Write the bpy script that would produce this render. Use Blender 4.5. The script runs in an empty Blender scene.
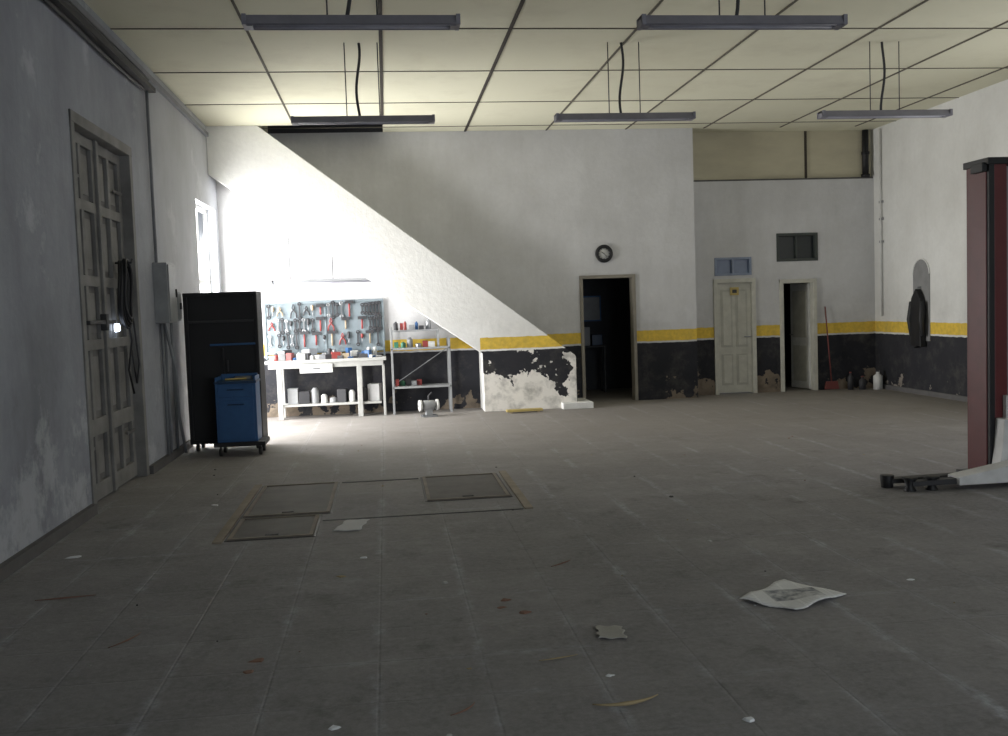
import bpy, bmesh, math, random
from mathutils import Vector, Matrix
random.seed(7)
D=bpy.data; SC=bpy.context.scene
try:
    SC.view_settings.view_transform='Standard'; SC.view_settings.look='None'
except Exception: pass

# ------------------------------------------------------------ dimensions
XL,XR,ZC=-2.64,8.8,4.64
Y0,Y1,Y2=15.8,16.5,16.85
YF=-3.0
LIFTX,LIFTY=5.31,8.12

# ------------------------------------------------------------ materials
def newmat(name):
    m=D.materials.new(name); m.use_nodes=True
    nt=m.node_tree; b=nt.nodes["Principled BSDF"]
    return m,nt,b
def N(nt,t,**k):
    n=nt.nodes.new(t)
    for a,v in k.items(): setattr(n,a,v)
    return n
def math_(nt,op,a,b=None,clamp=False):
    n=N(nt,'ShaderNodeMath',operation=op); n.use_clamp=clamp
    for i,v in enumerate((a,b)):
        if v is None: continue
        if isinstance(v,(int,float)): n.inputs[i].default_value=v
        else: nt.links.new(v,n.inputs[i])
    return n.outputs[0]
def mixc(nt,f,a,b,mode='MIX'):
    n=N(nt,'ShaderNodeMix',data_type='RGBA',blend_type=mode)
    for i,v in ((0,f),(6,a),(7,b)):
        if isinstance(v,(int,float)): n.inputs[i].default_value=v
        elif isinstance(v,tuple): n.inputs[i].default_value=(*v,1) if len(v)==3 else v
        else: nt.links.new(v,n.inputs[i])
    return n.outputs[2]
def noise(nt,scale,detail=4,vec=None,rough=0.6,sc=None):
    n=N(nt,'ShaderNodeTexNoise'); n.inputs['Scale'].default_value=scale
    n.inputs['Detail'].default_value=detail; n.inputs['Roughness'].default_value=rough
    if vec is not None:
        if sc:
            mp=N(nt,'ShaderNodeMapping'); mp.inputs['Scale'].default_value=sc
            nt.links.new(vec,mp.inputs[0]); vec=mp.outputs[0]
        nt.links.new(vec,n.inputs['Vector'])
    return n.outputs[0]
def ramp(nt,v,lo,hi):
    n=N(nt,'ShaderNodeMapRange'); n.inputs[1].default_value=lo; n.inputs[2].default_value=hi
    nt.links.new(v,n.inputs[0]); return n.outputs[0]
def geo(nt):
    g=N(nt,'ShaderNodeNewGeometry'); s=N(nt,'ShaderNodeSeparateXYZ')
    nt.links.new(g.outputs['Position'],s.inputs[0]); return g.outputs['Position'],s.outputs
def bump(nt,b,h,st=0.3,dist=0.02):
    n=N(nt,'ShaderNodeBump'); n.inputs['Strength'].default_value=st; n.inputs['Distance'].default_value=dist
    nt.links.new(h,n.inputs['Height']); nt.links.new(n.outputs[0],b.inputs['Normal'])
MC={}
def M(name,col,rough=0.6,metal=0.0,var=0.25,scale=6.0,emit=None):
    if name in MC: return MC[name]
    m,nt,b=newmat(name)
    p,_=geo(nt)
    f=ramp(nt,noise(nt,scale,5,p),0.3,0.75)
    dark=tuple(c*(1-var) for c in col)
    c=mixc(nt,f,dark,col)
    nt.links.new(c,b.inputs['Base Color'])
    b.inputs['Roughness'].default_value=rough; b.inputs['Metallic'].default_value=metal
    if emit:
        b.inputs['Emission Color'].default_value=(*emit[0],1); b.inputs['Emission Strength'].default_value=emit[1]
    MC[name]=m; return m

def wallmat(name,base,stain,stripe=True,xmin=None,peel=0.55,peelh=0.5,peelcol=(0.62,0.6,0.55),psc=2.4,pdet=7,hw=0.22):
    m,nt,b=newmat(name); p,s=geo(nt); x,y,z=s
    big=ramp(nt,noise(nt,0.7,6,p,0.65),0.35,0.7)
    streak=ramp(nt,noise(nt,2.2,6,p,0.7,(1,1,0.18)),0.45,0.8)
    fine=ramp(nt,noise(nt,14,4,p),0.35,0.7)
    c=mixc(nt,math_(nt,'MULTIPLY',big,0.6),base,stain)
    c=mixc(nt,math_(nt,'MULTIPLY',streak,0.4),c,stain)
    c=mixc(nt,math_(nt,'MULTIPLY',fine,0.12),c,tuple(v*0.6 for v in base))
    if stripe:
        grime=math_(nt,'MULTIPLY',ramp(nt,z,1.9,1.2),ramp(nt,noise(nt,1.7,6,p,0.7),0.4,0.75))
        c=mixc(nt,math_(nt,'MULTIPLY',grime,0.4),c,tuple(v*0.55 for v in stain))
        wob=math_(nt,'MULTIPLY',math_(nt,'SUBTRACT',noise(nt,9,3,p),0.5),0.03)
        zz=math_(nt,'ADD',z,wob)
        up=math_(nt,'LESS_THAN',zz,1.205); lo=math_(nt,'GREATER_THAN',zz,1.015)
        ys=math_(nt,'MULTIPLY',up,lo)
        dk=math_(nt,'LESS_THAN',zz,0.985)
        if xmin is not None:
            g=math_(nt,'GREATER_THAN',x,xmin); ys=math_(nt,'MULTIPLY',ys,g); dk=math_(nt,'MULTIPLY',dk,g)
        yc=mixc(nt,fine,(0.80,0.55,0.07),(0.60,0.41,0.06))
        yc=mixc(nt,math_(nt,'MULTIPLY',streak,0.45),yc,(0.28,0.22,0.10))
        c=mixc(nt,ys,c,yc)
        dc=mixc(nt,big,(0.008,0.009,0.014),(0.024,0.024,0.03))
        dc=mixc(nt,math_(nt,'MULTIPLY',ramp(nt,noise(nt,3.0,6,p,0.75),0.50,0.72),0.55),dc,(0.085,0.08,0.072))
        pn=noise(nt,psc,pdet,p,0.6)
        hgt=ramp(nt,z,peelh,0.0)
        pv=math_(nt,'ADD',pn,math_(nt,'MULTIPLY',hgt,hw))
        pk=math_(nt,'GREATER_THAN',pv,peel)
        pcol=mixc(nt,ramp(nt,noise(nt,5,5,p),0.45,0.7),peelcol,tuple(v*0.5 for v in peelcol))
        dc=mixc(nt,pk,dc,pcol)
        c=mixc(nt,dk,c,dc)
    nt.links.new(c,b.inputs['Base Color']); b.inputs['Roughness'].default_value=0.85
    bump(nt,b,math_(nt,'ADD',noise(nt,5,6,p),math_(nt,'MULTIPLY',fine,0.3)),0.25,0.02)
    return m

m_wallw=wallmat('plaster_back',(0.65,0.65,0.66),(0.44,0.435,0.43),peel=0.69,peelh=0.55,peelcol=(0.20,0.16,0.12))
m_par=wallmat('plaster_stair',(0.86,0.86,0.85),(0.78,0.77,0.74),xmin=1.5,peel=0.585,peelh=0.85,peelcol=(0.82,0.79,0.74),psc=1.7,pdet=6,hw=0.34)
m_wallr=wallmat('plaster_right',(0.77,0.77,0.75),(0.56,0.55,0.52),peel=0.73,peelh=0.5,peelcol=(0.25,0.22,0.19))
m_walll=wallmat('plaster_left',(0.38,0.40,0.455),(0.18,0.19,0.22),stripe=False)
nt=m_walll.node_tree; b=nt.nodes['Principled BSDF']; old=b.inputs['Base Color'].links[0].from_socket
p,s=geo(nt)
pv2=ramp(nt,noise(nt,0.8,6,p,0.62,(1,1,0.45)),0.48,0.68)
c=mixc(nt,math_(nt,'MULTIPLY',pv2,0.5),old,(0.13,0.135,0.155))
low=ramp(nt,s[2],1.9,0.2)
pv=math_(nt,'ADD',noise(nt,0.9,7,p,0.66),math_(nt,'MULTIPLY',low,0.12))
c=mixc(nt,math_(nt,'MULTIPLY',ramp(nt,pv,0.59,0.65),0.5),c,(0.56,0.58,0.62))
gr=math_(nt,'MULTIPLY',ramp(nt,noise(nt,3.5,7,p,0.72),0.52,0.68),low)
c=mixc(nt,math_(nt,'MULTIPLY',gr,0.45),c,(0.14,0.14,0.155))
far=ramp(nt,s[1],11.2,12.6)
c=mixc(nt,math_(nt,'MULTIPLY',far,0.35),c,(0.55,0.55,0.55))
nt.links.new(c,b.inputs['Base Color'])

def floormat():
    m,nt,b=newmat('worn_concrete_tiles'); p,s=geo(nt); x,y,z=s
    big=ramp(nt,noise(nt,0.5,7,p,0.7),0.36,0.66)
    med=ramp(nt,noise(nt,1.8,8,p,0.78),0.40,0.64)
    fine=ramp(nt,noise(nt,26,5,p,0.8),0.40,0.66)
    c=mixc(nt,big,(0.200,0.194,0.202),(0.290,0.280,0.282))
    c=mixc(nt,math_(nt,'MULTIPLY',med,0.5),c,(0.130,0.125,0.128))
    c=mixc(nt,math_(nt,'MULTIPLY',fine,0.4),c,(0.36,0.35,0.36))
    def lines(co,per,w,off):
        a=math_(nt,'ADD',co,off); a=math_(nt,'DIVIDE',a,per); a=math_(nt,'FRACT',a)
        a=math_(nt,'SUBTRACT',a,0.5); a=math_(nt,'ABSOLUTE',a)
        n=N(nt,'ShaderNodeMapRange'); n.inputs[1].default_value=0.5-w/per; n.inputs[2].default_value=0.5-0.2*w/per
        nt.links.new(a,n.inputs[0]); return n.outputs[0]
    wob=math_(nt,'MULTIPLY',math_(nt,'SUBTRACT',noise(nt,5,8,p,0.8),0.5),0.16)
    xw=math_(nt,'ADD',x,wob); yw=math_(nt,'ADD',y,wob)
    mx=ramp(nt,noise(nt,1.5,8,p,0.8,(1,0.6,1)),0.46,0.66)
    my=math_(nt,'MULTIPLY',ramp(nt,noise(nt,1.2,8,p,0.8,(0.6,1.4,1)),0.50,0.70),0.7)
    L=math_(nt,'MAXIMUM',math_(nt,'MULTIPLY',lines(xw,0.5,0.046,10.1),mx),math_(nt,'MULTIPLY',lines(yw,0.5,0.046,10.3),my))
    brk=ramp(nt,noise(nt,11,6,p,0.75),0.34,0.62)
    c=mixc(nt,math_(nt,'MULTIPLY',L,math_(nt,'MULTIPLY',brk,0.85)),c,(0.50,0.52,0.59))
    L2=math_(nt,'MAXIMUM',lines(x,0.5,0.009,10.1),lines(y,0.5,0.010,10.3))
    msk2=ramp(nt,noise(nt,1.0,8,p,0.85,(1,1.2,1)),0.50,0.38)
    c=mixc(nt,math_(nt,'MULTIPLY',math_(nt,'MULTIPLY',L2,msk2),0.4),c,(0.075,0.07,0.068))
    oil=ramp(nt,noise(nt,1.6,7,p,0.75),0.56,0.70)
    c=mixc(nt,math_(nt,'MULTIPLY',oil,0.55),c,(0.085,0.08,0.08))
    dust=ramp(nt,noise(nt,1.1,9,p,0.85),0.53,0.66)
    c=mixc(nt,math_(nt,'MULTIPLY',dust,0.38),c,(0.42,0.41,0.42))
    far_tint=math_(nt,'MULTIPLY',ramp(nt,y,8.5,13.0),0.55)  # blends to brownish grey towards the back of the room
    c=mixc(nt,far_tint,c,(0.25,0.225,0.195))
    nt.links.new(c,b.inputs['Base Color']); b.inputs['Roughness'].default_value=0.75
    b.inputs['Specular IOR Level'].default_value=0.25
    bump(nt,b,math_(nt,'SUBTRACT',noise(nt,7,8,p,0.75),math_(nt,'MULTIPLY',L2,0.3)),0.5,0.014)
    return m
m_floor=floormat()
def ceilmat():
    m,nt,b=newmat('ceiling_board'); p,s=geo(nt)
    v=N(nt,'ShaderNodeTexWhiteNoise'); v.noise_dimensions='2D'
    sx=math_(nt,'FLOOR',math_(nt,'DIVIDE',math_(nt,'ADD',s[0],1.30),1.37))
    sy=math_(nt,'FLOOR',math_(nt,'DIVIDE',math_(nt,'ADD',s[1],0.6),1.85))
    cb=N(nt,'ShaderNodeCombineXYZ'); nt.links.new(sx,cb.inputs[0]); nt.links.new(sy,cb.inputs[1])
    nt.links.new(cb.outputs[0],v.inputs['Vector'])
    c=mixc(nt,v.outputs['Value'],(0.80,0.78,0.61),(0.68,0.66,0.51))
    c=mixc(nt,math_(nt,'MULTIPLY',ramp(nt,noise(nt,0.8,6,p,0.7),0.5,0.8),0.5),c,(0.52,0.48,0.35))
    nt.links.new(c,b.inputs['Base Color']); b.inputs['Roughness'].default_value=0.9
    return m
m_ceil=ceilmat()
def plymat():
    m,nt,b=newmat('beige_board'); p,s=geo(nt)
    c=mixc(nt,ramp(nt,noise(nt,1.2,5,p,0.6,(1,1,3)),0.3,0.7),(0.58,0.54,0.40),(0.48,0.44,0.33))
    nt.links.new(c,b.inputs['Base Color']); b.inputs['Roughness'].default_value=0.8
    return m
m_ply=plymat()
k=M
m_seam=k('seam_dark',(0.14,0.125,0.095),0.9)
m_seam2=k('seam_darker',(0.06,0.05,0.04),0.9)
m_black=k('black_paint',(0.008,0.008,0.010),0.55)
m_dkgrey=k('dark_grey',(0.04,0.04,0.045),0.6)
m_grey=k('grey_metal',(0.32,0.33,0.35),0.45,0.5)
m_steel=k('steel',(0.42,0.43,0.45),0.35,0.9)
m_white=k('white_paint',(0.72,0.72,0.70),0.5)
m_cream=k('cream_wood',(0.60,0.59,0.52),0.6)
m_oldwood=k('old_door_paint',(0.27,0.265,0.26),0.75,0,0.45,3.0)
m_oldwood2=k('old_door_panel',(0.20,0.195,0.195),0.75,0,0.45,4.0)
m_blue=k('blue_enamel',(0.035,0.12,0.30),0.45)
m_blued=k('blue_dark',(0.015,0.05,0.12),0.4)
m_red=k('red_enamel',(0.13,0.018,0.02),0.45)
m_redb=k('red_handle',(0.30,0.05,0.045),0.5)
m_yel=k('yellow_paint',(0.55,0.42,0.14),0.6)
m_boxg=k('box_grey',(0.33,0.34,0.35),0.5)
m_pipe=k('conduit_grey',(0.22,0.23,0.25),0.6)
m_lamp=k('lamp_housing',(0.24,0.235,0.28),0.5)
m_tube=k('lamp_tube',(0.50,0.50,0.58),0.3)
m_pegb=k('pegboard_blue_grey',(0.23,0.28,0.31),0.6)
m_wood=k('light_wood',(0.40,0.32,0.22),0.7)
m_bench=k('bench_paint',(0.50,0.50,0.48),0.5)
m_paper=k('paper',(0.48,0.48,0.48),0.9,0,0.2)
m_plate=k('pit_plate',(0.125,0.115,0.108),0.7,0.0,0.4,5)
m_platef=k('pit_frame',(0.24,0.205,0.17),0.75,0.0,0.4,5)
m_glassb=k('blue_glass',(0.14,0.19,0.30),0.3)
m_glassd=k('dark_glass',(0.02,0.028,0.03),0.2)
m_skirt=k('dirty_skirt',(0.13,0.125,0.125),0.85)
m_leaf=k('dry_leaf',(0.38,0.30,0.17),0.8)
m_leafr=k('brown_leaf',(0.24,0.13,0.095),0.8)
m_green=k('green_plastic',(0.05,0.20,0.12),0.5)

# ------------------------------------------------------------ mesh builder
class B:
    def __init__(s): s.v=[];s.f=[];s.mi=[];s.mats=[];s.sm=[]
    def m(s,mat):
        if mat not in s.mats: s.mats.append(mat)
        return s.mats.index(mat)
    def add(s,vs,fs,mat,smooth=False):
        o=len(s.v); s.v+= [tuple(v) for v in vs]; i=s.m(mat)
        for f in fs: s.f.append([o+j for j in f]); s.mi.append(i); s.sm.append(smooth)
    def box(s,x0,x1,y0,y1,z0,z1,mat,T=None):
        vs=[Vector((x,y,z)) for z in (z0,z1) for y in (y0,y1) for x in (x0,x1)]
        if T: vs=[T@v for v in vs]
        s.add(vs,[(0,2,3,1),(4,5,7,6),(0,1,5,4),(2,6,7,3),(0,4,6,2),(1,3,7,5)],mat)
        return s
    def prism(s,poly,a0,a1,axis,mat,T=None):
        def P(u,v,a):
            return Vector((a,u,v)) if axis==0 else Vector((u,a,v)) if axis==1 else Vector((u,v,a))
        n=len(poly); vs=[P(u,v,a0) for u,v in poly]+[P(u,v,a1) for u,v in poly]
        if T: vs=[T@v for v in vs]
        fs=[tuple(range(n-1,-1,-1)),tuple(range(n,2*n))]+[(i,(i+1)%n,n+(i+1)%n,n+i) for i in range(n)]
        s.add(vs,fs,mat); return s
    def tube(s,pts,r,mat,n=10,close=False,cap=True):
        pts=[Vector(p) for p in pts]; rs=r if isinstance(r,(list,tuple)) else [r]*len(pts)
        vs=[];fs=[]; L=len(pts); up=None
        for i,p in enumerate(pts):
            if close: t=pts[(i+1)%L]-pts[i-1]
            else: t=pts[min(i+1,L-1)]-pts[max(i-1,0)]
            t.normalize()
            if up is None:
                a=Vector((0,0,1)) if abs(t.z)<0.9 else Vector((1,0,0))
                up=(a-t*a.dot(t)).normalized()
            else:
                up=(up-t*up.dot(t)).normalized()
            w=t.cross(up)
            for j in range(n):
                an=2*math.pi*j/n; vs.append(p+(up*math.cos(an)+w*math.sin(an))*rs[i])
        for i in range(L if close else L-1):
            for j in range(n):
                a=i*n+j;b_=i*n+(j+1)%n;c_=((i+1)%L)*n+(j+1)%n;d_=((i+1)%L)*n+j
                fs.append((a,b_,c_,d_))
        if cap and not close:
            fs.append(tuple(range(n-1,-1,-1))); fs.append(tuple((L-1)*n+j for j in range(n)))
        s.add(vs,fs,mat,True); return s
    def obj(s,name,bev=0,parent=None):
        me=D.meshes.new(name); me.from_pydata(s.v,[],s.f)
        for mt in s.mats: me.materials.append(mt)
        for i,pl in enumerate(me.polygons):
            pl.material_index=s.mi[i]; pl.use_smooth=s.sm[i]
        bm=bmesh.new(); bm.from_mesh(me); bmesh.ops.recalc_face_normals(bm,faces=bm.faces); bm.to_mesh(me); bm.free()
        o=D.objects.new(name,me); SC.collection.objects.link(o)
        if bev:
            md=o.modifiers.new('bevel','BEVEL'); md.width=bev; md.segments=2; md.limit_method='ANGLE'; md.angle_limit=0.9
        if parent: o.parent=parent
        return o
def TR(x,y,z,rz=0,rx=0,ry=0):
    return Matrix.Translation((x,y,z))@Matrix.Rotation(rz,4,'Z')@Matrix.Rotation(ry,4,'Y')@Matrix.Rotation(rx,4,'X')
def wall_with_holes(s,axis,c0,c1,u0,u1,z0,z1,holes,mat):
    us=sorted({u0,u1,*[h[0] for h in holes],*[h[1] for h in holes]})
    zs=sorted({z0,z1,*[h[2] for h in holes],*[h[3] for h in holes]})
    for a,b_ in zip(us,us[1:]):
        for c,d in zip(zs,zs[1:]):
            um,zm=(a+b_)/2,(c+d)/2
            if any(h[0]<um<h[1] and h[2]<zm<h[3] for h in holes): continue
            if axis==0: s.box(c0,c1,a,b_,c,d,mat)
            else: s.box(a,b_,c0,c1,c,d,mat)

# ------------------------------------------------------------ room shell
s=B(); s.box(XL-0.3,XR+0.3,YF-0.3,20.0,-0.2,0,m_floor); s.obj('floor')
DL=(9.0,10.95,0,3.48); WL_=(14.6,16.25,0.12,3.4); DG=(13.35,14.45,0,1.9)  # DG is an added opening, hidden behind the cabinet, for the floor glow
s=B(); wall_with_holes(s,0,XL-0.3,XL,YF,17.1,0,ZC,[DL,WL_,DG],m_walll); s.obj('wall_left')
WR=[(8.2,11.6,1.2,3.9)]
s=B(); wall_with_holes(s,0,XR,XR+0.3,YF,17.1,0,ZC,WR,m_wallr); s.obj('wall_right')
D1=(3.32,4.26,0,2.16)
s=B(); wall_with_holes(s,1,Y1,Y1+0.18,XL,5.35,0,ZC,[D1],m_wallw); s.obj('wall_back')
D2=(5.80,6.53,0,2.03); D3=(7.02,7.67,0,1.99); T2=(5.81,6.49,2.11,2.43); T3=(6.96,7.73,2.33,2.83)
s=B(); wall_with_holes(s,1,Y2,Y2+0.2,5.25,XR,0,3.77,[D2,D3,T2,T3],m_wallw)
s.box(5.25,5.35,Y1+0.18,Y2,0,ZC,m_wallw); s.obj('wall_back_recess')
s=B(); wall_with_holes(s,1,YF-0.3,YF,XL,XR,0,ZC,[(2.0,7.5,0,4.1)],m_walll); s.obj('wall_front')
hx0,hx1=-1.78,0.08
s=B(); a=ZC; t=0.12
s.box(XL-0.3,XR+0.3,YF-0.3,Y0+0.02,a,a+t,m_ceil)
s.box(XL-0.3,hx0,Y0+0.02,Y1+0.1,a,a+t,m_ceil)
s.box(hx1,XR+0.3,Y0+0.02,17.2,a,a+t,m_ceil)
xs=[-1.30+1.37*i for i in range(8)]
for i,x in enumerate(xs):
    w=0.020 if i in(1,2) else 0.013
    s.box(x-w,x+w,YF,(Y1 if x>hx1 or x<hx0 else Y0),a-0.010,a,m_seam2 if i in (1,2) else m_seam)
ys=[1.25+1.85*i for i in range(9)]
for y in ys: s.box(XL,XR,y-0.009,y+0.009,a-0.008,a,m_seam)
s.obj('ceiling')
s=B(); s.box(hx0-0.1,hx0,Y0,Y1+0.1,a+t,a+1.6,m_dkgrey); s.box(hx1,hx1+0.1,Y0,Y1+0.1,a+t,a+1.6,m_dkgrey)
s.box(hx0,hx1,Y0-0.08,Y0+0.02,a+t,a+1.6,m_dkgrey); s.box(hx0,hx1,Y1,Y1+0.1,a,a+1.6,m_dkgrey); s.box(hx0-.1,hx1+.1,Y0-.1,Y1+0.2,a+1.6,a+1.7,m_dkgrey)
s.obj('wall_stairwell')
s=B()
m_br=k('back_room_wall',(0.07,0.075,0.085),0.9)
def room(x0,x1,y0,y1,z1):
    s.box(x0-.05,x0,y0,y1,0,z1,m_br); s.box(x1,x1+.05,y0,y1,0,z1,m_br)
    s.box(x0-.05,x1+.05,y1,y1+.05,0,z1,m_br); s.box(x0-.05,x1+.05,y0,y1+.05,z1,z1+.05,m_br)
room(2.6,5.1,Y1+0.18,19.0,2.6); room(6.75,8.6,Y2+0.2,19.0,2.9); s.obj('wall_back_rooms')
s=B(); s.box(3.5,4.15,18.3,18.7,0.86,0.9,m_dkgrey)
for x in (3.52,4.1):
    for y in (18.32,18.65): s.box(x,x+.04,y,y+.04,0,0.86,m_dkgrey)
s.box(3.55,3.85,18.35,18.6,0.9,1.25,m_boxg); s.box(3.9,4.1,18.4,18.6,0.9,1.1,m_blued); s.obj('side_table',0.005)
s=B(); s.box(3.45,4.2,18.9,18.99,1.35,1.85,m_blue); s.box(3.48,4.17,18.89,18.9,1.38,1.82,m_boxg); s.obj('notice_board',0.004)
s=B(); s.box(5.35,XR,Y2+0.1,Y2+0.16,3.77,ZC,m_ply)
s.box(7.55,7.59,Y2+0.08,Y2+0.1,3.77,ZC,m_seam2); s.box(5.35,XR,Y2+0.02,Y2+0.1,3.77,3.80,m_skirt); s.obj('trim_2')
s=B(); s.tube([(8.66,Y2+0.02,3.82),(8.66,Y2+0.02,ZC-0.01)],0.055,m_black,12); s.tube([(8.66,Y2+0.02,4.2),(8.66,Y2+0.02,4.25)],0.07,m_black,12)
s.tube([(8.66,Y2+0.02,3.80),(8.66,Y2+0.02,3.85)],0.075,m_black,12); s.obj('stove_pipe')
s=B(); s.box(XL,XL+0.05,YF,DL[0]-0.08,0,0.09,m_skirt); s.box(XL,XL+0.05,DL[1]+0.08,DG[0]-.1,0,0.09,m_skirt); s.obj('baseboard_left')
s=B(); s.box(XR-0.03,XR,9.5,Y2,0,0.08,m_skirt); s.obj('baseboard_right')

# ------------------------------------------------------------ staircase
def d1(x): return 4.49-0.766*(x+1.67)
def d2(x): return 2.03-0.705*(x-0.01)
par=[(XL,ZC),(-1.866,ZC),(3.05,d1(3.05)),(3.07,0.84),(3.07,0),(1.54,0),(1.54,d2(1.54)),(XL,d2(XL))]
s=B(); s.prism(par,Y0,Y0+0.10,1,m_par)
m_soff=k('plaster_soffit',(0.80,0.80,0.78),0.85)
xb=3.04; rise,run=0.19,0.251
pts=[(xb,0)]
x=xb;z=0
while x-run>XL+0.02:
    z+=rise; pts.append((x,z)); x-=run; pts.append((x,z))
pts.append((XL+0.005,z)); 
low=[(XL+0.005,d2(XL)+0.0),(1.54,d2(1.54)),(1.54,0)]
s.prism(pts+low,Y0+0.10,Y1-0.002,1,m_soff)
s.box(2.80,3.30,Y0-0.20,Y0+0.0,0,0.10,m_soff)
s.box(3.07,3.30,Y0,Y1-0.1,0,0.10,m_soff)
s.obj('staircase',0.006)

# ------------------------------------------------------------ left garage door
s=B(); y0,y1,_,zt=DL; xd=XL-0.13
s.box(XL-0.2,XL+0.015,y0-0.05,y0+0.05,0,zt+0.05,m_oldwood); s.box(XL-0.2,XL+0.015,y1-0.05,y1+0.05,0,zt+0.05,m_oldwood)
s.box(XL-0.2,XL+0.018,y0-0.05,y1+0.05,zt-0.05,zt+0.05,m_oldwood)
ym=(y0+y1)/2
for a0,a1 in ((y0+.05,ym-.008),(ym+.008,y1-.05)):
    s.box(xd-0.05,xd,a0,a1,0.02,zt-.05,m_oldwood2)
    st=0.10
    for q0,q1 in ((a0,a0+st),(a1-st,a1),((a0+a1)/2-0.04,(a0+a1)/2+0.04)):
        s.box(xd,xd+0.04,q0,q1,0.02,zt-.05,m_oldwood)
    zr=[0.02,0.62,1.42,2.02,2.72,zt-.16]
    for zz in zr: s.box(xd,xd+0.042,a0,a1,zz,zz+(0.16 if zz<1 else 0.10),m_oldwood)
    for q0,q1 in ((a0+st,(a0+a1)/2-.04),((a0+a1)/2+.04,a1-st)):
        for za,zb in zip(zr,zr[1:]): 
            zlo=za+(0.16 if za<1 else .10); s.box(xd,xd+.012,q0+.05,q1-.05,zlo+.06,zb-.06,m_oldwood)
s.box(xd+.04,xd+.07,ym-0.04,ym+0.04,0.02,zt-.05,m_oldwood)
s.box(xd+.04,xd+.09,y0+.35,ym+.25,1.66,1.70,m_dkgrey)
s.box(xd+.04,xd+.10,ym-.12,ym-.04,1.60,1.76,m_dkgrey)
for zz in (0.5,3.0):
    s.box(xd+.04,xd+.055,y0+.06,y0+.40,zz,zz+.035,m_oldwood2); s.box(xd+.04,xd+.055,y1-.40,y1-.06,zz,zz+.035,m_oldwood2)
s.obj('door_1',0.006)
s=B(); cy,cz=10.5,1.98
for i in range(7):
    ry=0.13+0.02*random.random(); rz=0.30+0.05*random.random(); oy=random.uniform(-.03,.03); oz=random.uniform(-.05,.05)
    s.tube([(XL-0.04+0.012*i+0.01*math.sin(3*a_),cy+oy+ry*math.cos(a_),cz+oz+rz*math.sin(a_)) for a_ in [2*math.pi*j/28 for j in range(28)]],0.013,m_dkgrey if i%3==0 else m_black,8,close=True)
s.tube([(XL,cy,cz-.25),(XL+.02,cy+.05,cz-.5),(XL+.0,cy-.05,cz-.8),(XL+.02,cy+.02,cz-1.05)],0.011,m_black,8)
s.tube([(XL-.09,cy,cz+.3),(XL+.07,cy,cz+.3),(XL+.08,cy,cz+.34)],0.012,m_dkgrey,8)
s.tube([(XL-.02,cy+.12,cz+.02),(XL+.01,cy+.2,cz-.3),(XL+.02,cy+.3,cz-.75),(XL+.01,cy+.2,cz-.95),(XL,cy+.1,cz-.6)],0.010,m_dkgrey,8)
s.obj('coiled_cable')
s=B(); s.tube([(XL-0.088,10.36,1.62),(XL-0.05,10.36,1.62)],[0.045,0.04],k('door_glint_glow',(0.8,0.9,1.0),0.3,0,0,1,((0.75,0.85,1.0),6.0)),16); s.obj('door_glint_disk')  # glowing disk stands in for the glint of daylight through a hole

s=B()
s.box(XL,XL+0.16,11.72,12.16,1.64,2.34,m_boxg); s.box(XL+.16,XL+.175,11.74,12.14,1.66,2.32,m_boxg); s.box(XL+.175,XL+.19,12.06,12.09,1.94,2.04,m_black)
s.obj('fuse_box',0.01)
s=B()
s.box(XL,XL+0.12,12.36,12.58,1.66,2.02,m_pipe); s.box(XL+.12,XL+.135,12.38,12.56,1.68,2.0,m_pipe); s.box(XL+.135,XL+.16,12.45,12.49,1.80,1.88,m_dkgrey); s.obj('switch_box',0.008)
s=B()
for dx,yy,z0_,z1_ in ((.03,11.8,2.34,4.3),(.03,12.05,0.02,1.64),(.03,11.9,0.02,1.64),(.03,12.42,0.02,1.66)):
    s.tube([(XL+dx,yy,z0_),(XL+dx,yy,z1_)],0.018,m_pipe,8)
s.tube([(XL+.05,11.95,1.64),(XL+.12,12.1,1.1),(XL+.1,12.25,.5),(XL+.15,12.3,.05)],0.018,m_pipe,8)
s.obj('electrical_conduit')
s=B()
s.box(XL+.002,XL+0.11,YF,11.9,4.30,4.35,m_dkgrey); s.box(XL+.002,XL+0.05,YF,Y0-.1,4.46,4.52,m_pipe)
for j,(dx,zz,r) in enumerate(((.05,4.38,.022),(.09,4.375,.018),(.04,4.27,.018))):
    s.tube([(XL+dx,YF+0.2+i*0.8,zz+0.012*math.sin(i*1.7+j)) for i in range(19)],r,m_dkgrey,8)
s.obj('cable_tray')

s=B(); y0,y1,z0,z1=WL_
xw=XL-0.16
for a0,a1 in ((y0,y0+.06),(y1-.06,y1),((y0+y1)/2-.04,(y0+y1)/2+.04)): s.box(xw-.03,xw+.03,a0,a1,z0,z1,m_white)
for zz in (z0,1.0,2.2,z1-.07): s.box(xw-.028,xw+.028,y0,y1,zz,zz+.07,m_white)
s.obj('window_1',0.004)
s=B(); y0,y1,z0,z1=DG
for a0,a1 in ((y0,y0+.06),(y1-.06,y1)): s.box(xw-.03,xw+.03,a0,a1,z0,z1,m_white)
for zz in (z0,z1-.07): s.box(xw-.028,xw+.028,y0,y1,zz,zz+.07,m_white)
s.obj('added_light_opening',0.004)
for i,(y0,y1,z0,z1) in enumerate(WR):
    s=B(); xx=XR+.12
    for a0 in (y0,(2*y0+y1)/3,(y0+2*y1)/3,y1-.06): s.box(xx,xx+.05,a0,a0+.06,z0,z1,m_white)
    for zz in (z0,(z0+z1)/2,z1-.06): s.box(xx+.002,xx+.048,y0,y1,zz,zz+.06,m_white)
    s.obj('window_%d'%(i+4),0.004)

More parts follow.
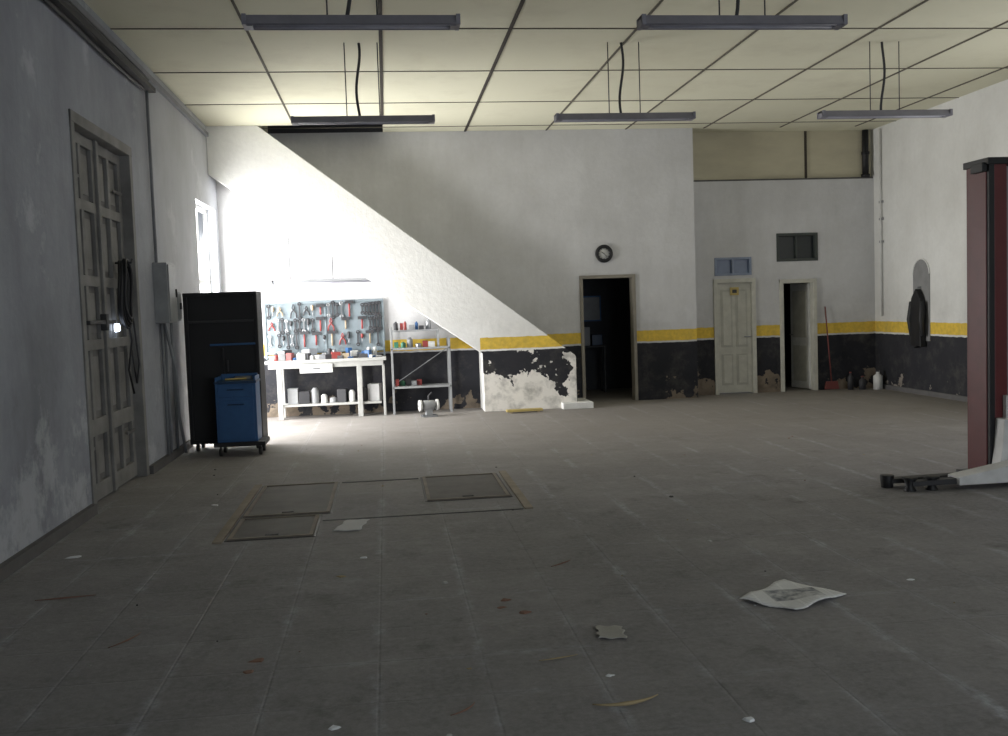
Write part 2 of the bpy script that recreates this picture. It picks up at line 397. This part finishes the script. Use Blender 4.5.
# ------------------------------------------------------------ doors in back wall
def frame(s,x0,x1,y,z1,mat,w=0.07,dep=0.22):
    s.box(x0-w*.3,x0+w*.7,y-.03,y+dep-.03,0,z1+w*.3,mat); s.box(x1-w*.7,x1+w*.3,y-.03,y+dep-.03,0,z1+w*.3,mat)
    s.box(x0-w*.3,x1+w*.3,y-.032,y+dep-.03,z1-w*.7,z1+w*.3,mat)
m_dkframe=k('door_frame_grey',(0.28,0.255,0.21),0.6)
s=B(); frame(s,D1[0],D1[1],Y1,D1[3],m_dkframe,0.055); 
T=TR(D1[0]+.06,Y1+.14,0,math.radians(78)); s.box(0,0.8,0,0.04,0.02,2.08,m_dkgrey,T); s.obj('door_2',0.004)
s=B(); frame(s,D2[0],D2[1],Y2,D2[3],m_cream,0.07)
yd=Y2+0.03
s.box(D2[0]+.05,D2[1]-.05,yd,yd+.04,0.02,D2[3]-.05,m_cream)
xa,xb_=D2[0]+.05,D2[1]-.05
m_pan=k('cream_panel',(0.50,0.49,0.43),0.6)
for zz0,zz1 in ((0.16,0.72),(0.84,1.86)):
    for q0,q1 in ((xa+.07,(xa+xb_)/2-.03),((xa+xb_)/2+.03,xb_-.07)):
        s.box(q0,q1,yd-.006,yd,zz0,zz1,m_pan); s.box(q0+.035,q1-.035,yd-.014,yd-.006,zz0+.035,zz1-.035,m_cream)
s.tube([(xb_-.05,yd-.07,1.02),(xb_-.05,yd,1.02)],0.014,m_steel,8); s.tube([(xb_-.05,yd-.07,1.02),(xb_-.16,yd-.07,1.02)],0.012,m_steel,8)
s.obj('door_3',0.004)
s=B(); s.box(6.09,6.25,Y2-.0,Y2+.012,1.76,1.90,m_yel); s.box(6.13,6.21,Y2-.004,Y2,1.80,1.86,m_dkgrey); s.obj('door_sign')
m_tf=k('transom_frame',(0.26,0.31,0.42),0.6)
s=B(); x0,x1,z0,z1=T2
s.box(x0,x1,Y2+.05,Y2+.07,z0,z1,m_glassb)
for a0 in (x0,(x0+x1)/2-.02,x1-.04): s.box(a0,a0+.04,Y2-.01,Y2+.06,z0,z1,m_tf)
for a0 in (z0,z1-.04): s.box(x0,x1,Y2-.012,Y2+.062,a0,a0+.04,m_tf)
s.obj('window_2',0.003)
s=B(); x0,x1,z0,z1=T3
s.box(x0,x1,Y2+.08,Y2+.10,z0,z1,m_glassd)
mg=k('window_frame_green',(0.05,0.06,0.055),0.6)
for a0 in (x0,x1-.05): s.box(a0,a0+.05,Y2-.01,Y2+.09,z0,z1,mg)
s.box((x0+x1)/2-.015,(x0+x1)/2+.015,Y2+.03,Y2+.09,z0,z1,mg)
for a0 in (z0,z1-.05): s.box(x0,x1,Y2-.012,Y2+.092,a0,a0+.05,mg)
s.obj('window_3',0.003)
s=B(); frame(s,D3[0],D3[1],Y2,D3[3],m_cream,0.07)
T=TR(D3[1]-.06,Y2+.10,0,math.radians(180-78))
m_leafdoor=k('door_leaf_white',(0.78,0.78,0.75),0.5)
s.box(0,.56,-.02,.02,0.02,D3[3]-.06,m_leafdoor,T)
for zz0,zz1 in ((.15,.8),(.95,1.8)): s.box(.08,.48,.02,.03,zz0,zz1,m_cream,T)
s.tube([T@Vector((.5,.02,1.0)),T@Vector((.5,.08,1.0)),T@Vector((.4,.08,1.0))],0.012,m_steel,8)
s.obj('door_4',0.004)

s=B(); cx,cz=3.74,2.54; yy=Y1
ring=[(cx+.125*math.cos(a_),yy-.03,cz+.125*math.sin(a_)) for a_ in [2*math.pi*i/40 for i in range(40)]]
s.tube(ring,0.028,m_black,10,close=True)
s.tube([(cx,yy,cz),(cx,yy-.025,cz)],0.12,m_white,40)
for i in range(12):
    a_=2*math.pi*i/12; s.box(-.006,.006,-.03,-.024,.08,.10,m_dkgrey,TR(cx,yy,cz)@Matrix.Rotation(a_,4,'Y'))
s.box(-.006,.006,-.034,-.028,-.01,.055,m_black,TR(cx,yy,cz)@Matrix.Rotation(-1.0,4,'Y'))
s.box(-.004,.004,-.037,-.03,-.01,.08,m_black,TR(cx,yy,cz)@Matrix.Rotation(2.4,4,'Y'))
s.obj('wall_clock')

# ------------------------------------------------------------ ceiling lamps
def lamp(x0,x1,y,i):
    s=B(); z=3.80
    s.prism([(y-.085,z-.03),(y-.05,z+.04),(y+.05,z+.04),(y+.085,z-.03),(y+.07,z-.035),(y+.04,z+.02),(y-.04,z+.02),(y-.07,z-.035)],x0,x1,0,m_lamp)
    for e in (x0,x1-.03): s.box(e,e+.03,y-.083,y+.083,z-.035,z+.04,m_lamp)
    for dy in (-.04,.04): s.tube([(x0+.04,y+dy,z-.018),(x1-.04,y+dy,z-.018)],0.016,m_tube,10)
    s.box(x0+.03,x0+.07,y-.06,y+.06,z-.038,z,m_lamp); s.box(x1-.07,x1-.03,y-.06,y+.06,z-.038,z,m_lamp)
    xc=(x0+x1)/2
    for dx in (-.2,.2): s.tube([(xc+dx*.9,y,z+.04),(xc+dx*.9,y,ZC)],0.006,m_dkgrey,6)
    pts=[]
    for j in range(13):
        t_=j/12; pts.append((xc-.04+.10*math.sin(t_*3.1+i)*t_*(1-t_)*4*.4+.02*t_,y+.02,z+.04+(ZC-z-.04)*t_))
    s.tube(pts,0.015,m_dkgrey,8)
    s.obj('fluorescent_ceiling_lamp')
i=0
for y in (7.35,11.05):
    for a,b_ in ((-.93,.63),(1.99,3.60),(5.12,6.72)):
        i+=1; lamp(a,b_,y,i)
for a,b_ in ((-.93,.63),(1.97,3.60)): lamp(a,b_,3.6,i)

# ------------------------------------------------------------ tool cabinet + tool cart
s=B(); x0,x1,ya,yb=-2.50,-1.60,12.62,13.12; zt=2.0
s.box(x0+.02,x1-.02,ya+.02,yb,0.12,zt-.03,m_black)
s.box(x0,x1,ya-.01,yb+.01,zt-.05,zt,m_black); s.box(x0,x1,ya-.01,yb+.01,0.10,0.15,m_black)
s.box(x0,x0+.05,ya,yb,.12,zt-.03,m_black); s.box(x1-.05,x1,ya,yb,.12,zt-.03,m_black)
s.box((x0+x1)/2-.015,(x0+x1)/2+.015,ya-.002,ya+.03,.15,1.30,m_black)
s.box(x0+.3,x1-.04,ya-.006,ya+.03,1.33,1.355,m_blue)
s.box(x0+.04,x1-.04,ya+.0,ya+.03,1.62,1.65,m_dkgrey)
s.box((x0+x1)/2+.05,(x0+x1)/2+.07,ya-.03,ya,1.0,1.15,m_dkgrey)
for xx in (x0+.08,x1-.08):
    for yy in (ya+.08,yb-.08):
        s.tube([(xx-.02,yy,.05),(xx+.02,yy,.05)],.05,m_dkgrey,14); s.box(xx-.015,xx+.015,yy-.02,yy+.02,.05,.12,m_dkgrey)
s.obj('tool_cabinet',0.008)
s=B(); x0,x1,ya,yb=-2.08,-1.60,12.12,12.52
s.box(x0,x1,ya,yb,.17,.88,m_blue); s.box(x0-.01,x1+.01,ya-.01,yb+.01,.88,.91,m_blued)
s.box(x0+.02,x1-.02,yb-.03,yb,.91,.98,m_blue); s.box(x0,x0+.02,ya,yb,.91,.96,m_blue); s.box(x1-.02,x1,ya,yb,.91,.96,m_blue)
for zz,hh in ((.72,.15),(.20,.50)):
    s.box(x0+.03,x1-.03,ya-.010,ya,zz,zz+hh-.02,m_blue)
s.box(x0+.14,x1-.14,ya-.022,ya-.010,.80,.815,m_blued); s.box(x0+.14,x1-.14,ya-.022,ya-.010,.62,.635,m_blued)
s.box(x0-.04,x1+.09,ya-.05,yb+.03,.12,.17,m_black)
for xx in (x0+.03,x1+.02):
    for yy in (ya+.03,yb-.05): s.tube([(xx-.018,yy,.05),(xx+.018,yy,.05)],.05,m_black,14); s.box(xx-.012,xx+.012,yy-.02,yy+.02,.05,.13,m_dkgrey)
s.tube([(x0+.1,ya+.15,.925),(x0+.35,ya+.2,.925)],.012,m_yel,8); s.box(x0+.2,x0+.4,ya+.25,ya+.34,.91,.95,m_steel)
s.obj('tool_cart',0.006)

# ------------------------------------------------------------ workbench
s=B(); x0,x1,ya,yb=-1.95,-0.02,15.95,16.42
s.box(x0,x1,ya,yb,.90,.95,m_bench); s.box(x0+.05,x1-.05,ya+.03,yb-.03,.82,.90,m_bench)
for xx in (x0+.18,-.50):
    for yy in (ya+.03,yb-.1): s.box(xx,xx+.08,yy,yy+.07,0,.82,m_bench)
for yy in (ya+.03,yb-.1): s.box(x1-.07,x1-.03,yy,yy+.05,0,.82,m_bench)
s.box(x0+.2,x1-.1,ya+.06,yb-.06,.20,.235,m_bench)
s.box(-1.40,-.88,ya-.01,ya+.03,.74,.88,m_white); s.box(-1.20,-1.08,ya-.03,ya-.01,.80,.82,m_steel)
s.obj('workbench',0.005)
s=B()
cl=[m_white,m_paper,m_boxg,m_steel,m_dkgrey,m_redb,m_wood,m_paper,m_white,m_blue,m_dkgrey]
for ps in range(2):
  x=x0+.06+.05*ps
  while x<x1-.12:
    w=random.uniform(.06,.16); h=random.uniform(.03,.12)+.05*ps; yy=16.02+.19*ps+random.uniform(0,.05)
    r=random.random(); mt=random.choice(cl)
    if r<.5: s.box(-w/2,w/2,-.06,.06,0,h,mt,TR(x+w/2,yy+.05,.95,random.uniform(-.4,.4)))
    elif r<.85: s.tube([(x+w/2,yy,.95),(x+w/2,yy,.95+h),(x+w/2,yy,.96+h)],[.035,.035,.018],mt,14)
    else: s.tube([(x,yy,.965),(x+w,yy+.05,.965)],.014,mt,8)
    x+=w*.75
s.obj('workbench_clutter',0.004)
s=B(); x=x0+.33
while x<x1-.3:
    w=random.uniform(.1,.2); h=random.uniform(.08,.3)
    if random.random()<.6: s.box(-w/2,w/2,-.1,.1,0,h,random.choice([m_white,m_boxg,m_dkgrey,m_paper,m_dkgrey,m_wood]),TR(x+w/2,16.18,.236,random.uniform(-.3,.3)))
    else: s.tube([(x+w/2,16.15,.236),(x+w/2,16.15,.236+h*.8),(x+w/2,16.15,.236+h)],[w*.42,w*.42,w*.2],random.choice([m_boxg,m_dkgrey,m_white]),14)
    x+=w+.01
s.obj('storage_boxes',0.004)
s=B(); px0,px1,pz0,pz1=-1.98,-.03,1.06,1.88; py=Y1-.06
s.box(px0,px1,py,py+.02,pz0,pz1,m_pegb)
for a0,a1,c0,c1 in ((px0,px1,pz0-.02,pz0+.02),(px0,px1,pz1-.02,pz1+.02)): s.box(a0,a1,py-.02,Y1-.001,c0,c1,m_pegb)
for xx in (px0,px1-.03,(px0+px1)/2): s.box(xx,xx+.03,py-.015,Y1-.001,pz0-.1,pz1,m_pegb)
s.obj('tool_pegboard',0.003)
s=B(); yt=py-.03
def wrench(x,z,L,mt,rot=0):
    T=TR(x,yt,z,0,0,rot)
    s.box(-.012,.012,-.006,.006,-L/2,L/2,mt,T)
    for e in (-L/2,L/2): s.tube([T@Vector((.024*math.cos(a_),0,e+.024*math.sin(a_))) for a_ in [2*math.pi*j/12 for j in range(12)]],.009,mt,6,close=True)
def driver(x,z,L,mt):
    s.tube([(x,yt,z-L/2),(x,yt,z)],.007,m_steel,6); s.tube([(x,yt,z),(x,yt,z+.02),(x,yt,z+L/2-.01),(x,yt,z+L/2)],[.01,.022,.022,.012],mt,8)
def hammer(x,z,L,mt):
    s.tube([(x,yt,z-L/2),(x,yt,z+L/2)],.014,mt,8); s.box(x-.07,x+.07,yt-.02,yt+.02,z+L/2-.02,z+L/2+.03,m_dkgrey)
def pliers(x,z,L,mt):
    for sg in (-1,1):
        s.tube([(x+sg*.05,yt,z-L/2),(x+sg*.04,yt,z-.03),(x,yt,z+.02),(x-sg*.02,yt,z+L*.22),(x,yt,z+L/2)],[.012,.012,.012,.012,.004],mt,6)
hm=[m_redb,m_dkgrey,m_wood,m_dkgrey,m_dkgrey]
for row,zc in enumerate((1.74,1.50,1.26)):
    x=px0+.08
    while x<px1-.06:
        r=random.random(); L=random.uniform(.14,.24)
        if x>-.42 and row<2: wrench(x,zc,.12+.2*(x-px0-1.55),m_dkgrey); x+=.055; continue
        if r<.4: wrench(x,zc,L,random.choice([m_dkgrey,m_steel])); x+=.07
        elif r<.65: driver(x,zc,L,random.choice(hm)); x+=.07
        elif r<.75: hammer(x+.06,zc,L,random.choice([m_wood,m_redb])); x+=.19
        else: pliers(x+.04,zc,L,random.choice(hm)); x+=.14
        if random.random()<.25: x+=.08
s.obj('hanging_hand_tools')

s=B(); x0,x1,ya,yb=.06,1.03,16.0,16.42
for xx in (x0,x1-.035):
    for yy in (ya,yb-.035): s.box(xx,xx+.035,yy,yy+.035,0,(1.42 if xx<.5 else 1.22),m_boxg)
for zz in (.42,1.05): s.box(x0,x1,ya,yb,zz,zz+.03,m_boxg)
s.box(x0,.86,ya+.1,yb,1.34,1.37,m_boxg); s.box(.83,.86,ya+.12,ya+.15,1.08,1.34,m_boxg); s.box(.83,.86,yb-.05,yb-.02,1.08,1.34,m_boxg)
s.tube([(x0+.02,yb-.01,.45),(x1-.02,yb-.01,1.05)],.008,m_boxg,6)
s.obj('shelving_rack',0.003)
s=B()
for zz,n_,xe in ((.45,5,.6),(1.08,9,.78),(1.37,9,.82)):
    x=x0+.06
    while x<xe-.08:
        w=random.uniform(.05,.11); h=random.uniform(.06,.17); yy=random.uniform(16.18,16.3); mt=random.choice([m_white,m_redb,m_blue,m_green,m_boxg,m_wood,m_dkgrey,m_green,m_steel,m_dkgrey])
        if random.random()<.6: s.tube([(x+w/2,yy,zz),(x+w/2,yy,zz+h*.8),(x+w/2,yy,zz+h*.9),(x+w/2,yy,zz+h)],[w/2,w/2,w/4,w/4],mt,14)
        else: s.box(x,x+w,yy-.06,yy+.06,zz,zz+h*.8,mt)
        x+=w+random.uniform(0,.04)
s.obj('paint_cans',0.003)
s=B(); z=2.22; s.tube([(-1.78,16.15,z-.03),(-.18,16.15,z-.03)],.018,m_tube,10); s.box(-1.8,-.16,16.12,16.18,z-.01,z+.03,m_boxg)
for e in (-1.8,-.19): s.box(e,e+.03,16.12,16.18,z-.05,z+.03,m_boxg)
for e in (-.82,-1.5): s.tube([(e,16.15,z+.03),(e,16.15,d2(e))],.008,m_dkgrey,6)
s.obj('bench_tube_lamp')

s=B(); T=TR(.62,15.5,0,.2)
s.box(-.12,.12,-.09,.09,0,.03,m_steel,T); s.box(-.05,.05,-.05,.05,.03,.12,m_boxg,T)
s.tube([T@Vector((-.10,0,.18)),T@Vector((-.08,0,.18)),T@Vector((.08,0,.18)),T@Vector((.10,0,.18))],[.05,.08,.08,.05],m_boxg,18)
for sg in (-1,1):
    s.tube([T@Vector((sg*.12,0,.18)),T@Vector((sg*.155,0,.18))],.09,m_white,20); s.tube([T@Vector((sg*.09,0,.18)),T@Vector((sg*.17,0,.18))],.02,m_steel,8)
s.tube([T@Vector((0,0,.25)),T@Vector((0,0,.33)),T@Vector((.06,0,.38))],.013,m_dkgrey,8)
s.obj('bench_grinder',0.003)
s=B(); T=TR(2.14,15.45,0,.06); s.box(-.29,.29,-.07,.07,.02,.055,m_yel,T)
for q in (-.24,.2): s.box(q,q+.04,-.07,.07,0,.02,m_wood,T)
s.obj('wooden_plank',0.003)
m_dred=k('faded_red',(0.20,0.05,0.045),0.6)
s=B(); s.tube([(7.90,Y2-.12,.16),(7.84,Y2-.03,1.5)],.012,m_dred,8)
s.prism([(-.13,.02),(.13,.02),(.10,.16),(-.10,.16)],-.025,.025,1,m_dred,TR(7.90,Y2-.13,0)); s.obj('broom')
def bottle(name,x,y,h,r,mt,cap):
    s=B(); s.tube([(x,y,0),(x,y,h*.7),(x,y,h*.82),(x,y,h*.93)],[r,r,r*.4,r*.4],mt,16); s.tube([(x,y,h*.93),(x,y,h)],r*.45,cap,12); s.obj(name)
bottle('plastic_bottle',8.22,Y2-.2,.32,.05,m_dkgrey,m_dred)
bottle('plastic_bottle',8.42,Y2-.25,.24,.06,m_dkgrey,m_dred)
bottle('white_jerrycan',8.66,Y2-.35,.34,.08,m_white,m_dkgrey)

yc_,hw=15.28,.25
arch=[(yc_-hw,.90),(yc_+hw,.90),(yc_+hw,2.0)]+[(yc_+hw*math.cos(a_),2.0+hw*math.sin(a_)) for a_ in [math.pi*i/12 for i in range(1,12)]]+[(yc_-hw,2.0)]
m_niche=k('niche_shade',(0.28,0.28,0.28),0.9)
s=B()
s.prism(arch,XR-.012,XR,0,m_niche)  # flat panel for the arched niche, recess shade put into its grey
s.tube([(XR-.015,p_[0],p_[1]) for p_ in arch[2:]],.012,m_wallr,6)
s.obj('niche_shade_panel')
s=B(); S=.78
pf=[(.0,1.76),(.07,1.70),(.17,1.60),(.21,1.40),(.19,1.1),(.22,.84),(.06,.78),(-.08,.82),(-.20,.80),(-.17,1.15),(-.22,1.42),(-.16,1.6),(-.07,1.70)]
s.prism([(yc_+a_*S,z_) for a_,z_ in pf],XR-.12,XR-.02,0,m_black)
for sg in (-1,1): s.tube([(XR-.09,yc_+sg*.15,1.55),(XR-.12,yc_+sg*.18,1.25),(XR-.09,yc_+sg*.17,.98)],[.045,.045,.035],m_black,10)
s.tube([(XR-.01,yc_,1.78),(XR-.09,yc_,1.78)],.012,m_steel,8); s.obj('hanging_jacket',0.03)
s=B()
for zz in (3.3,3.0,2.6): s.box(XR-.03,XR,16.5,16.62,zz,zz+.04,m_boxg)
s.tube([(XR-.03,16.55,1.3),(XR-.03,16.55,4.6)],.015,m_white,8); s.obj('wall_conduit')

# ------------------------------------------------------------ lift column
s=B(); x0=LIFTX; y=LIFTY; zt=2.82
s.box(x0,x0+.05,y-.004,y+.32,.03,zt,m_black); s.box(x0+.05,x0+.17,y-.0,y+.05,.03,zt,m_red); s.box(x0-.010,x0,y+.03,y+.30,.03,zt,m_red)
s.box(x0+.48,x0+.515,y,y+.32,.03,zt,m_red); s.box(x0+.38,x0+.48,y,y+.05,.03,zt,m_red)
s.box(x0,x0+.515,y+.30,y+.34,.03,zt,m_red)
s.box(x0-.02,x0+.535,y-.02,y+.36,zt-.02,zt+.04,m_black); s.box(x0-.05,x0+.0,y+.02,y+.2,zt-.08,zt,m_black)
m_inner=k('lift_inner_grey',(0.30,0.30,0.32),0.5)
s.box(x0+.17,x0+.38,y+.06,y+.09,.3,zt-.03,m_inner)
s.tube([(x0+.275,y+.04,.1),(x0+.275,y+.04,zt-.03)],.022,m_steel,12)
s.box(x0-.05,x0+.65,y-.15,y+.45,0,.03,m_dkgrey)
m_lw=k('lift_white',(0.78,0.78,0.78),0.5)
s.box(x0+.12,x0+.40,y-.06,y-.005,.50,.76,m_lw); s.box(x0+.17,x0+.36,y-.085,y-.06,.60,.69,m_dkgrey)
s.prism([(x0+.0,.08),(x0+.47,.08),(x0+.47,.56),(x0+.05,.56),(x0+.03,.30)],y-.14,y-.01,1,m_lw)
s.box(x0+.10,x0+.42,y-.15,y-.14,.44,.47,m_dkgrey)
s.prism([(x0+.50,.09),(x0+.50,.27),(x0+.10,.21),(x0-.50,.11),(x0-.50,.04),(x0+.0,.04)],y-.34,y-.16,1,m_lw)
s.prism([(x0-.90,.045),(x0-.48,.045),(x0-.48,.095),(x0-.90,.085)],y-.30,y-.20,1,m_dkgrey)
for px in (x0-.90,x0-.70):
    s.tube([(px,y-.25,.0),(px,y-.25,.04),(px,y-.25,.10)],[.055,.03,.05],m_black,16); s.tube([(px,y-.25,.10),(px,y-.25,.12)],.065,m_black,16)
s.prism([(x0-1.0,.04),(x0-.3,.04),(x0-.02,.08),(x0-.02,.13),(x0-.3,.09),(x0-1.0,.08)],y-.10,y-.0,1,m_dkgrey)
s.tube([(x0-1.0,y-.05,0),(x0-1.0,y-.05,.11)],[.05,.06],m_black,14)
s.obj('car_lift_post',0.005)

# ------------------------------------------------------------ inspection pit covers
s=B()
def plate(xa,xb,ya,yb):
    s.box(xa+.03,xb-.03,ya+.03,yb-.03,0.0,.006,m_plate)
    for q in ((xa,xb,ya,ya+.03),(xa,xb,yb-.03,yb),(xa,xa+.03,ya+.03,yb-.03),(xb-.03,xb,ya+.03,yb-.03)): s.box(*q,0,.014,m_platef)
    for q in ((xa-.02,xb+.02,ya-.02,ya),(xa-.02,xb+.02,yb,yb+.02),(xa-.02,xa,ya,yb),(xb,xb+.02,ya,yb)): s.box(*q,0,.004,m_black)
    s.box((xa+xb)/2-.05,(xa+xb)/2+.05,ya+.10,ya+.13,.006,.012,m_black)
plate(-1.26,-.54,8.36,9.82); plate(-1.26,-.62,7.52,8.28); plate(.30,1.04,8.62,9.85)
m_rail=k('pit_rail',(0.30,0.25,0.195),0.75,0,0.4,5)
s.box(-1.36,-1.29,7.45,9.9,0,.014,m_rail); s.box(1.09,1.16,8.05,9.95,0,.014,m_rail); s.box(-.50,.26,9.80,9.83,0,.006,m_black); s.box(-.58,1.08,8.05,8.07,0,.005,m_black)
s.obj('inspection_pit_cover')

def newsmat():
    m,nt,b=newmat('newsprint'); tc=N(nt,'ShaderNodeTexCoord')
    sp=N(nt,'ShaderNodeSeparateXYZ'); nt.links.new(tc.outputs['Object'],sp.inputs[0])
    ln=math_(nt,'FRACT',math_(nt,'MULTIPLY',sp.outputs[1],45)); ln=math_(nt,'GREATER_THAN',ln,.5)
    col=math_(nt,'GREATER_THAN',math_(nt,'FRACT',math_(nt,'MULTIPLY',sp.outputs[0],9)),.12)
    v=math_(nt,'MULTIPLY',ln,col)
    c=mixc(nt,math_(nt,'MULTIPLY',v,.35),(0.78,0.78,0.78),(0.35,0.35,0.35))
    inx=math_(nt,'LESS_THAN',math_(nt,'ABSOLUTE',math_(nt,'SUBTRACT',sp.outputs[0],0.03)),.15); iny=math_(nt,'LESS_THAN',math_(nt,'ABSOLUTE',math_(nt,'SUBTRACT',sp.outputs[1],.02)),.10)
    ph=ramp(nt,noise(nt,16,3,tc.outputs['Object']),.35,.65)
    c=mixc(nt,math_(nt,'MULTIPLY',inx,iny),c,mixc(nt,ph,(0.16,0.17,0.19),(0.6,0.6,0.6)))
    nt.links.new(c,b.inputs['Base Color']); b.inputs['Roughness'].default_value=.9
    return m
m_news=newsmat()
def sheet(name,cs,mat,amp,base=.008,n=14):
    c0=sum((Vector((*c,0)) for c in cs),Vector())/4
    vs=[];fs=[]
    for i in range(n+1):
        for j in range(n+1):
            u,v=i/n,j/n
            p=[(cs[0][q]*(1-u)+cs[1][q]*u)*(1-v)+(cs[3][q]*(1-u)+cs[2][q]*u)*v for q in (0,1)]
            h=base+amp*(.5+.5*math.sin(u*6.1+v*2.3+1))*(.6+.4*math.sin(v*9+u*3))
            vs.append((p[0]-c0.x+.008*math.sin(v*13),p[1]-c0.y+.008*math.sin(u*11),h))
    for i in range(n):
        for j in range(n):
            a=i*(n+1)+j; fs.append((a,a+1,a+n+2,a+n+1))
    b_=B(); b_.add(vs,fs,mat,True); o=b_.obj(name); o.location=(c0.x,c0.y,0)
    sd=o.modifiers.new('s','SOLIDIFY'); sd.thickness=.004
    return o
sheet('newspaper',[(1.90,5.22),(2.13,4.98),(2.52,5.20),(2.30,5.54)],m_news,.022)
sheet('paper_sheet',[(-.48,7.62),(-.27,7.60),(-.20,7.98),(-.38,8.0)],k('paper_grey_white',(0.62,0.62,0.64),.9,0,.15),.006)
sheet('cardboard_scrap',[(1.0,4.78),(1.14,4.76),(1.16,4.94),(1.03,4.97)],k('card',(0.46,0.445,0.41),.9),.006)
s=B()
def blob(x,y,r,mt):
    n=7; h=random.uniform(.003,.010)
    ang=[2*math.pi*i/n for i in range(n)]
    rr=[r*random.uniform(.5,1.2) for _ in ang]
    vs=[(x+q*math.cos(a_),y+q*.8*math.sin(a_),.001) for q,a_ in zip(rr,ang)]+[(x+q*.7*math.cos(a_),y+q*.6*math.sin(a_),h) for q,a_ in zip(rr,ang)]
    s.add(vs,[tuple(range(n-1,-1,-1)),tuple(range(n,2*n))]+[(i,(i+1)%n,n+(i+1)%n,n+i) for i in range(n)],mt,False)
m_chip=k('paper_chip',(0.80,0.82,0.86),.9,0,.1)
for x,y,r,mt in ((1.39,3.72,.028,m_chip),(3.03,5.40,.03,m_chip),(-.28,3.98,.032,m_chip),(-.22,6.75,.035,m_chip),(-.7,4.85,.045,m_leafr),(-.72,4.7,.035,m_leafr),
    (.62,5.55,.035,m_leafr),(.70,5.3,.035,m_leafr),(.58,5.42,.03,m_leafr),(.95,4.3,.022,m_chip),(.3,6.0,.03,m_paper),(-2.3,7.3,.06,m_chip),(2.4,8.2,.035,m_black),
    (-1.6,9.0,.04,m_chip),(2.2,6.6,.025,m_paper),(-.35,6.3,.04,m_leaf)): blob(x,y,r,mt)
for _ in range(55):
    x=random.uniform(-2.3,5.0); y=3.6+random.random()**1.2*9; blob(x,y,random.uniform(.005,.015),random.choice([m_paper,m_leaf,m_leafr,m_dkgrey,m_dkgrey,m_leafr]))
s.obj('floor_litter')
s=B()
def twig(x,y,L,a,bend,mt,r=.007):
    pts=[];n=9
    for i in range(n):
        t_=i/(n-1); pts.append((x+math.cos(a+bend*t_)*L*t_,y+math.sin(a+bend*t_)*L*t_,r+.004*math.sin(t_*3)))
    s.tube(pts,[r*(1-.8*abs(2*i/(n-1)-1)) +.001 for i in range(n)],mt,6)
twig(.80,3.98,.30,-.55,.7,m_leaf,.009); twig(.2,4.0,.16,.2,.6,m_leafr,.004); twig(.66,4.55,.2,-.1,.3,m_leaf,.003); twig(-1.5,5.2,.25,.7,.4,m_leafr,.004)
twig(-2.2,6.2,.35,-.1,.2,m_leafr,.005); twig(1.0,6.2,.2,.4,.3,m_leafr,.004)
s.obj('dry_twigs')

# ------------------------------------------------------------ light
w=D.worlds.new('World'); SC.world=w; w.use_nodes=True
bg=w.node_tree.nodes['Background']; bg.inputs[0].default_value=(0.76,0.87,1.0,1); bg.inputs[1].default_value=0.6
def area(name,loc,target,sx,sy,power,col=(1,1,1)):
    l=D.lights.new(name,'AREA'); l.shape='RECTANGLE'; l.size=sx; l.size_y=sy; l.energy=power; l.color=col
    o=D.objects.new(name,l); SC.collection.objects.link(o); o.location=loc
    d=Vector(target)-Vector(loc); o.rotation_euler=d.to_track_quat('-Z','Y').to_euler(); return o
area('daylight_window',(XL-0.35,15.42,1.8),(0,15.42,1.4),1.6,3.2,400,(1.0,0.99,0.97))
area('fill_added_opening',(XL-0.35,13.9,1.0),(0,15.2,0.7),1.0,1.8,210,(1.0,0.99,0.97))  # added fill through the unseen opening, brightens floor and stair side
area('daylight_entrance',(4.7,YF-0.4,1.9),(4.0,8,2.9),5.5,3.8,190,(0.88,0.94,1.0))
for y0,y1,z0,z1 in WR: area('daylight_side_window',(XR+.35,(y0+y1)/2,(z0+z1)/2),(0,(y0+y1)/2+1.5,2.3),3.2,2.5,65,(1,0.98,0.95))

# ------------------------------------------------------------ camera
f=980.0; yaw,pitch,roll=[math.radians(v) for v in (6.77,3.59,-1.96)]
F=Vector((math.sin(yaw)*math.cos(pitch),math.cos(yaw)*math.cos(pitch),-math.sin(pitch)))
R=Vector((math.cos(yaw),-math.sin(yaw),0)); U=R.cross(F)
R2=R*math.cos(roll)+U*math.sin(roll); U2=-R*math.sin(roll)+U*math.cos(roll)
cd=D.cameras.new('camera'); cam=D.objects.new('camera',cd); SC.collection.objects.link(cam)
cd.sensor_width=36; cd.lens=f/1008*36; cd.clip_start=.05; cd.clip_end=100
mt=Matrix((( R2.x,U2.x,-F.x,0),(R2.y,U2.y,-F.y,0),(R2.z,U2.z,-F.z,1.7),(0,0,0,1)))
cam.matrix_world=mt; SC.camera=cam
